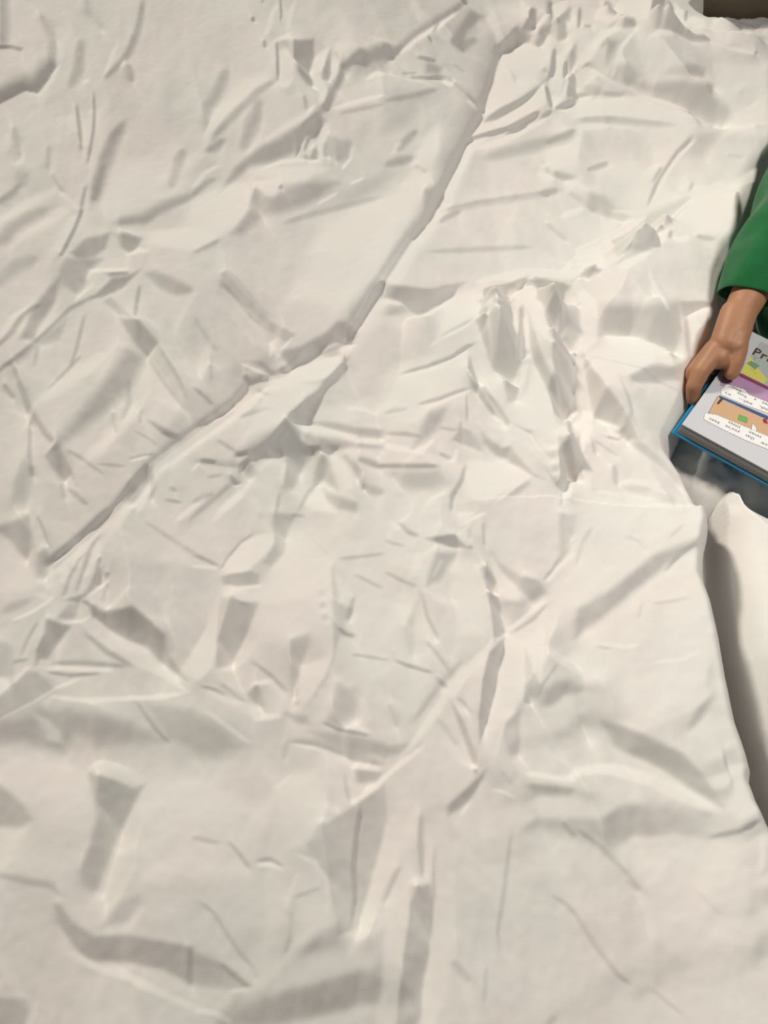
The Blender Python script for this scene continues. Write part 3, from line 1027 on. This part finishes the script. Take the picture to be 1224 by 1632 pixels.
for it in range(NIT):
    b = sample(H0+hd)
    tgt = S0 + GAIN*S_flat*b + offw*out_folds
    S, ga, gb = shade(H0+hd, True)
    R = np.where(inner, np.clip(tgt - S, -.5, .5), 0)
    A, B = ga*R, gb*R
    JT = np.zeros_like(R)
    JT[:, 1:-1] += (A[:, :-2]-A[:, 2:])/(2*DX); JT[1:-1] += (B[:-2]-B[2:])/(2*DX)
    F = np.fft.rfft2(hd)
    hd = np.fft.irfft2(F + .9*(np.fft.rfft2(JT)-REG*F)/DEN, s=hd.shape).astype(np.float32)
    print('fold pass', it, float(np.abs(R).mean()), float(hd.std()), float(hd.min()), float(hd.max()))
HF = H0+hd + .00006*fftnoise(1.0, .01, .04, 8)
HF = np.maximum(HF, .012)
EP = roundstep(EDGED+.011, .028)
HF = HF*EP*(1-.45*low*np.exp(-np.clip(dh, 0, 9)/.06)) + 0.0
keep = EDGED > -.0125
# the folded-back roll overhangs the cloth beside it
gy_, gx_ = np.gradient(d, DX); gn = np.sqrt(gx_**2+gy_**2)+1e-6
dd = d-.001
sh = .002*np.where(dd > 0, np.exp(-(dd/.007)**2), np.exp(-(dd/.03)**2))*fade*(1-sm(.02, .06, np.abs(gn-1)))
OX, OY = GX+sh*gx_/gn, GY+sh*gy_/gn
me = grid_mesh('duvet', OX, OY, HF-.001, keep)
duvet = link('duvet', me, M_duvet)
tag(duvet, 'crumpled white duvet spread over nearly the whole bed, folded back in a long diagonal roll', 'duvet')

# ------------------------------------------------------------ fitted sheet in the hollow beside the duvet
m1 = (GX > .16) & (GX < .79) & (GY > -.19)
HS = (.004+.0035*fftnoise(1.6, .03, .2, 31, 1.2, 2.5)+.0012*fftnoise(1.2, .012, .05, 32)).astype(np.float32)
HS = np.clip(HS, -.004, .02) - .004 - .058*(1-sm(.46, .54, GY)) - .016*sm(.0, .03, EDGED)
sl = (slice(0, None, 3), slice(0, None, 3))
me = grid_mesh('fitted_sheet', GX[sl], GY[sl], HS[sl], m1[sl])
link('fitted_sheet', me, M_sheet, bed)['label'] = 'rumpled off-white fitted sheet showing in the shaded hollow around the book'

# ------------------------------------------------------------ second white blanket lying to the right of the duvet hem
BL = '1400,1420 1262,1330 1232,1262 1222,1215 1205,1165 1192,1110 1178,1050 1170,985 1162,930 1158,880 1154,830 1152,790 1156,775 1166,768 1176,772 1184,778 1192,782 1200,800 1224,812 1300,840 1500,900'
db, tb = sdist(BL, .012); db = db-.006
HB = .055*np.sin(.5*np.pi*np.clip(db/.040, 0, 1))*(.8+.2*sm(.02, .12, db)) + .004*fftnoise(1.6, .04, .3, 41, 1.3, 2.5)*sm(0, .03, db)
c = un(1172, 790, .05)
HB += .010*np.exp(-((GX-c[0])**2+(GY-c[1])**2)/.016**2)*(db > 0)
HB = HB + .0001*fftnoise(1.2, .01, .05, 42)
_a = Vector(un(1070, 690, .042)); _u = (Vector(un(1224, 775, .042))-_a).normalized()
vv = -(GX-_a.x)*_u.y+(GY-_a.y)*_u.x          # distance past the book's near edge
HB = np.minimum(HB, .037+4*np.clip(-vv-.003, 0, 1))
HB = HB + np.maximum(3.5*np.minimum(db, 0), -.046)
kb = (db > -.055) & (GX < .79) & (GY > -.19)
sl = (slice(0, None, 1), slice(650, None, 1))
me = grid_mesh('blanket', GX[sl], GY[sl], (HB+.001)[sl], kb[sl])
tag(link('blanket', me, M_duvet), 'smooth white blanket edge right of the duvet, below the open book', 'blanket')

# ------------------------------------------------------------ the open book
BZ = .042; PT = .019
A = Vector(un(1070, 690, BZ)); B_ = Vector(un(1224, 775, BZ)); C_ = Vector(un(1140, 600, BZ))
bu = (B_-A).normalized(); bv = Vector((-bu.y, bu.x, 0)).normalized()
if bv.dot(C_-A) < 0: bv = -bv
BW, BH = .150, .200
book = thing('book', 'open hardcover comic book with blue cover edges lying face up under the hand', 'book')
book.matrix_world = Matrix(((bu.x, bv.x, 0, A.x), (bu.y, bv.y, 0, A.y), (0, 0, 1, A.z), (0, 0, 0, 1)))
INS = .004
def bpart(name, bm, m, parent=book, smooth=False): return bm_obj(name, bm, m, parent, smooth)
bpart('cover', box_bm(0, BW, 0, BH, -.0012, .0018, .001, 2), M_blue)
bpart('cover', box_bm(BW+.006, 2*BW+.006, 0, BH, -.0012, .0018, .001, 2), M_blue)
bpart('spine', box_bm(BW-.001, BW+.007, 0, BH, -.0012, .0010, .0005, 1), M_blue)
def page_block(x0, x1, outer):
    """stack of pages as leaves of slightly uneven size"""
    n = 9; bm = bmesh.new()
    zt = .0018; th = (PT-.0018)/n
    for i in range(n):
        j = random.uniform(-.0005, .0005); k = random.uniform(-.0006, .0004); fan = .0003*(i-n/2)
        a, b = (x0+j+fan*.3, x1) if outer < 0 else (x0, x1+j)
        bb = box_bm(a, b, INS+k, BH-INS, zt+i*th, zt+(i+1)*th-.00022)
        m = bpy.data.meshes.new('t'); bb.to_mesh(m); bb.free(); bm.from_mesh(m); bpy.data.meshes.remove(m)
    return bm
bpart('page_block', page_block(INS+.002, BW+.003, -1), M_page)
bpart('page_block', page_block(BW+.003, 2*BW+.006-INS, 1), M_page)
bpart('open_page', box_bm(INS+.0018, BW+.003, INS-.0004, BH-INS, PT-.0002, PT+.0002), M_paper)
bpart('open_page', box_bm(BW+.003, 2*BW+.006-INS, INS-.0004, BH-INS, PT-.0002, PT+.0002), M_paper)
inv = book.matrix_world.inverted()
ZP = BZ+PT+.0002
def pl(px, py, dz=0.0):
    q = inv @ Vector(un(px, py, ZP)); return (q.x, q.y, PT+.0002+dz)
CM = {}
def cmat(c):
    if c not in CM: CM[c] = mat('printed_ink', c, .55)
    return CM[c]
def patch(name, pts, col, dz):
    bm = bmesh.new(); vs = [bm.verts.new(pl(p[0], p[1], dz)) for p in pts]
    f = bm.faces.new(vs); f.normal_update()
    if f.normal.z < 0: f.normal_flip()
    bmesh.ops.triangulate(bm, faces=bm.faces[:])
    return bpart(name, bm, cmat(col))
def stroke(name, pts, w, col, dz):
    """drawn ink line"""
    bm = bmesh.new(); q = [Vector(pl(p[0], p[1], dz)) for p in pts]
    for a, b in zip(q[:-1], q[1:]):
        n = (b-a).normalized(); n = Vector((-n.y, n.x, 0))*w/2
        vs = [bm.verts.new(v) for v in (a-n, b-n, b+n, a+n)]; f = bm.faces.new(vs); f.normal_update()
        if f.normal.z < 0: f.normal_flip()
    return bpart(name, bm, cmat(col))
INK = (.03, .03, .035)
# upper panel: grey sky with a title, yellow ground, a green sheet
patch('printed_panel', [(1196, 568), (1212, 545), (1300, 580), (1282, 640), (1181, 595)], (.42, .46, .44), .0001)
patch('printed_panel', [(1196, 568), (1181, 595), (1217, 611), (1224, 606), (1210, 590)], (.66, .62, .13), .00016)
patch('printed_shape', [(1190, 579), (1197, 575), (1211, 583), (1203, 589)], (.17, .33, .19), .00022)
stroke('ink_line', [(1202, 575), (1203, 569), (1209, 571)], .0003, INK, .00025)
stroke('ink_line', [(1197, 586), (1199, 590), (1205, 589)], .0003, INK, .00025)
stroke('ink_line', [(1200, 593), (1206, 596)], .0004, (.45, .30, .05), .00025)
# middle panel: lilac with a magenta band
patch('printed_panel', [(1150, 603), (1158, 590), (1181, 595), (1290, 650), (1278, 672), (1147, 614)], (.43, .26, .42), .0001)
patch('printed_shape', [(1176, 594), (1183, 596), (1226, 617), (1225, 622), (1178, 600)], (.25, .04, .12), .00016)
stroke('ink_line', [(1180, 618), (1192, 620)], .0003, INK, .0002)
# lower panel: tan floor under a navy band, brown post, green sheet, red scrap
patch('printed_panel', [(1144, 631), (1290, 694), (1275, 722), (1129, 658)], (.56, .36, .22), .0001)
patch('printed_shape', [(1146, 630), (1290, 691), (1287, 698), (1146, 634)], (.055, .09, .20), .00016)
patch('printed_shape', [(1142, 643), (1149, 634), (1153, 636), (1145, 645)], (.08, .05, .045), .0002)
stroke('printed_shape', [(1153, 639), (1172, 646)], .0012, (.45, .45, .48), .0002)
patch('printed_shape', [(1178, 661), (1191, 666), (1190, 674), (1176, 669)], (.13, .40, .10), .0002)
patch('printed_shape', [(1215, 668), (1221, 667), (1224, 676), (1217, 674)], (.28, .03, .05), .0002)
stroke('ink_line', [(1144, 631), (1129, 658)], .0004, INK, .0002)
stroke('ink_line', [(1178, 661), (1191, 666), (1190, 674), (1176, 669), (1178, 661)], .0003, INK, .00025)
stroke('ink_line', [(1129, 658), (1150, 667), (1197, 688)], .0004, INK, .00024)
def bubble(cs, amp, n):
    """scalloped speech balloon outline around a quad"""
    out = []; k = len(cs)
    for i in range(k):
        a, b = cs[i], cs[(i+1) % k]; L = math.hypot(b[0]-a[0], b[1]-a[1]); m = max(2, int(L/n)); 
        nx, ny = (b[1]-a[1])/L, -(b[0]-a[0])/L
        for j in range(m):
            for f in (0, .3, .7):
                t = (j+f)/m; s = amp*math.sin(math.pi*f) if f else 0
                out.append((a[0]+(b[0]-a[0])*t+nx*s, a[1]+(b[1]-a[1])*t+ny*s))
    return out
def balloon(cs):
    o = bubble(cs, 1.3, 5)
    patch('speech_balloon', o, (.78, .78, .78), .00028)
    stroke('ink_line', o+[o[0]], .00028, INK, .00030)
balloon([(1124, 659), (1142, 662), (1200, 686), (1290, 724), (1282, 744), (1225, 716), (1190, 702), (1150, 683), (1122, 668)])
patch('speech_balloon', [(1197, 688), (1199, 675), (1205, 681), (1206, 690)], (.78, .78, .78), .00026)
stroke('ink_line', [(1197, 687), (1199, 675), (1205, 681), (1206, 689)], .0003, INK, .00031)
balloon([(1149, 622), (1158, 613), (1186, 621), (1194, 630), (1290, 668), (1285, 686), (1224, 658), (1190, 646), (1150, 629)])
def text(s, px, py, size, flip=True, col=INK, bold=0.0, slope=(100, 47)):
    cu = bpy.data.curves.new('t', 'FONT'); cu.body = s; cu.size = size; cu.align_x = 'CENTER'; cu.align_y = 'CENTER'
    cu.offset = bold; cu.space_character = 1.12; cu.resolution_u = 2
    to = bpy.data.objects.new('t', cu); COL.objects.link(to)
    me = bpy.data.meshes.new_from_object(to.evaluated_get(bpy.context.evaluated_depsgraph_get()))
    bpy.data.objects.remove(to)
    p = pl(px, py, .00036)
    q = pl(px+slope[0]*.1, py+slope[1]*.1); ang = math.atan2(q[1]-p[1], q[0]-p[0]) + (math.pi if flip else 0)
    me.transform(Matrix.Translation(Vector(p)) @ Matrix.Rotation(ang, 4, 'Z'))
    link('printed_text', me, cmat(col), book, False)
text("been", 1138, 671, .0062, bold=.00004); text("you've", 1167, 684, .0062, bold=.00004); text("that", 1195, 697, .0062, bold=.00004); text("now", 1220, 709, .0062, bold=.00004)
text("times", 1170, 677.5, .0062, bold=.00004); text("seven", 1203, 693, .0062, bold=.00004)
text("it's", 1160, 628, .0060, bold=.00004); text("well---", 1188, 640, .0060, bold=.00004); text("Yeah,", 1219, 652, .0060, bold=.00004)
text("busy", 1182, 630, .0060, bold=.00004); text("a", 1203, 637, .0060, bold=.00004); text("been", 1222, 645, .0060, bold=.00004); text("week!", 1172, 620, .0060, bold=.00004)
text("Pri", 1214, 566, .019, False, (.07, .045, .03), .0004)

# ------------------------------------------------------------ the reader's arm
def capsule(bm, a, b, ra, rb, n=30):
    a, b = Vector(a), Vector(b); ax = (b-a); L = ax.length; ax.normalize()
    q = ax.to_track_quat('Z', 'Y').to_matrix().to_4x4()
    rings = []
    for i in range(6): t = -math.pi/2 + math.pi/2*i/5; rings.append((a, ra*math.cos(t), ra*math.sin(t)))
    for i in range(6): t = math.pi/2*i/5; rings.append((b, rb*math.cos(t), rb*math.sin(t)))
    vs = []
    for (c, r, h) in rings:
        r = max(r, 1e-5)
        vs.append([bm.verts.new(c + (q @ Vector((r*math.cos(2*math.pi*k/n), r*math.sin(2*math.pi*k/n), h)))) for k in range(n)])
    for i in range(len(vs)-1):
        for k in range(n): bm.faces.new((vs[i][k], vs[i][(k+1) % n], vs[i+1][(k+1) % n], vs[i+1][k]))
    bm.faces.new(list(reversed(vs[0]))); bm.faces.new(vs[-1])
def fuse(name, caps, voxel, it, m, parent, extra=None):
    """tapered limbs fused into one continuous skin"""
    bm = bmesh.new()
    for c in caps: capsule(bm, *c)
    me = bpy.data.meshes.new(name); bm.to_mesh(me); bm.free()
    o = bpy.data.objects.new(name, me); COL.objects.link(o)
    r = o.modifiers.new('r', 'REMESH'); r.mode = 'VOXEL'; r.voxel_size = voxel; r.use_smooth_shade = True
    s = o.modifiers.new('s', 'SMOOTH'); s.factor = .5; s.iterations = it
    dg = bpy.context.evaluated_depsgraph_get()
    out = bpy.data.meshes.new_from_object(o.evaluated_get(dg)); bpy.data.objects.remove(o)
    out.name = name; out.materials.clear()
    return link(name, out, m, parent)
person = thing('person', 'person in a green long-sleeved top reaching in from the right to hold the book', 'person')
P = lambda px, py, z: Vector(un(px, py, z))
caps = []
def chain(pts):
    for (a, ra), (b, rb) in zip(pts[:-1], pts[1:]): caps.append((a, b, ra, rb))
# forearm and back of the hand
chain([(P(1262, 330, .13), .030), (P(1215, 430, .115), .026), (P(1180, 497, .100), .0205), (P(1168, 530, .092), .021)])
chain([(P(1172, 500, .100), .019), (P(1156, 548, .088), .019)])
chain([(P(1178, 520, .096), .017), (P(1172, 552, .092), .0135)])
chain([(P(1160, 535, .088), .018), (P(1146, 570, .080), .015)])
# thumb on the page
chain([(P(1177, 532, .095), .013), (P(1176, 558, .090), .0118), (P(1172, 578, .082), .0105), (P(1166, 594, .0735), .0092)])
# index finger along the edge, tucked under the cover
chain([(P(1142, 558, .084), .0135), (P(1117, 592, .072), .0112), (P(1106, 616, .060), .0100), (P(1104, 634, .046), .0088)])
chain([(P(1104, 634, .046), .0088), (P(1118, 640, .031), .0075)])
# the other fingers under the book
chain([(P(1138, 556, .074), .0125), (P(1106, 592, .060), .0102), (P(1096, 612, .046), .0088), (P(1112, 622, .030), .0078)])
chain([(P(1144, 548, .068), .012), (P(1118, 578, .052), .0098), (P(1112, 596, .038), .0084), (P(1130, 604, .030), .0075)])
chain([(P(1154, 542, .064), .011), (P(1136, 566, .048), .0088), (P(1134, 584, .034), .0075), (P(1150, 590, .029), .0068)])
fuse('body', caps, .0016, 5, M_skin, person)
# sleeve: open tube with soft folds, then the top behind it
def sleeve(name, path, parent, m, seed):
    rr = random.Random(seed); n = 48; bm = bmesh.new(); rings = []
    sub = []
    for i in range(len(path)-1):
        for k in range(8):
            t = k/8; t2 = t
            sub.append((path[i][0].lerp(path[i+1][0], t2), path[i][1]*(1-t)+path[i+1][1]*t, path[i][2]*(1-t)+path[i+1][2]*t))
    sub.append(path[-1])
    ph = [rr.uniform(0, 6.28) for _ in range(NIT)]
    for i, (c, r, fl) in enumerate(sub):
        a = sub[max(0, i-2)][0]; b = sub[min(len(sub)-1, i+2)][0]; q = (b-a).to_track_quat('Z', 'Y').to_matrix()
        u = i/len(sub); ring = []
        for k in range(n):
            th = 2*math.pi*k/n
            w = 1 + .05*math.sin(3*th+ph[0]+9*u)*min(1, 3*u) + .06*math.sin(22*u+2*math.sin(th+ph[1])+ph[2])*min(1, 4*u) + .03*math.sin(5*th-14*u+ph[3])
            v = q @ Vector((r*w*math.cos(th), r*w*math.sin(th), 0)); v.z *= fl
            ring.append(bm.verts.new(c+v))
        rings.append(ring)
    for i in range(len(rings)-1):
        for k in range(n): bm.faces.new((rings[i][k], rings[i][(k+1) % n], rings[i+1][(k+1) % n], rings[i+1][k]))
    bmesh.ops.recalc_face_normals(bm, faces=bm.faces[:])
    me = bpy.data.meshes.new(name); bm.to_mesh(me); bm.free()
    o = link(name, me, m, parent)
    s = o.modifiers.new('t', 'SOLIDIFY'); s.thickness = .0022; s.offset = -1
    u = o.modifiers.new('u', 'SUBSURF'); u.levels = 1; u.render_levels = 1
    return o
sleeve('sleeve', [(P(1191, 474, .098), .0375, .95), (P(1208, 420, .120), .039, 1), (P(1238, 375, .130), .044, 1), (P(1268, 325, .135), .048, 1), (P(1300, 260, .14), .058, 1), (P(1350, 200, .15), .065, 1)], person, M_shirt, 3)
fuse('shirt', [(P(1350, 205, .15), P(1420, 330, .13), .065, .11), (P(1420, 330, .12), P(1560, 420, .12), .11, .11), (P(1262, 505, .055), P(1420, 400, .09), .045, .09),
               (P(1262, 315, .11), P(1310, 260, .13), .035, .05)], .006, 6, M_shirt, person)
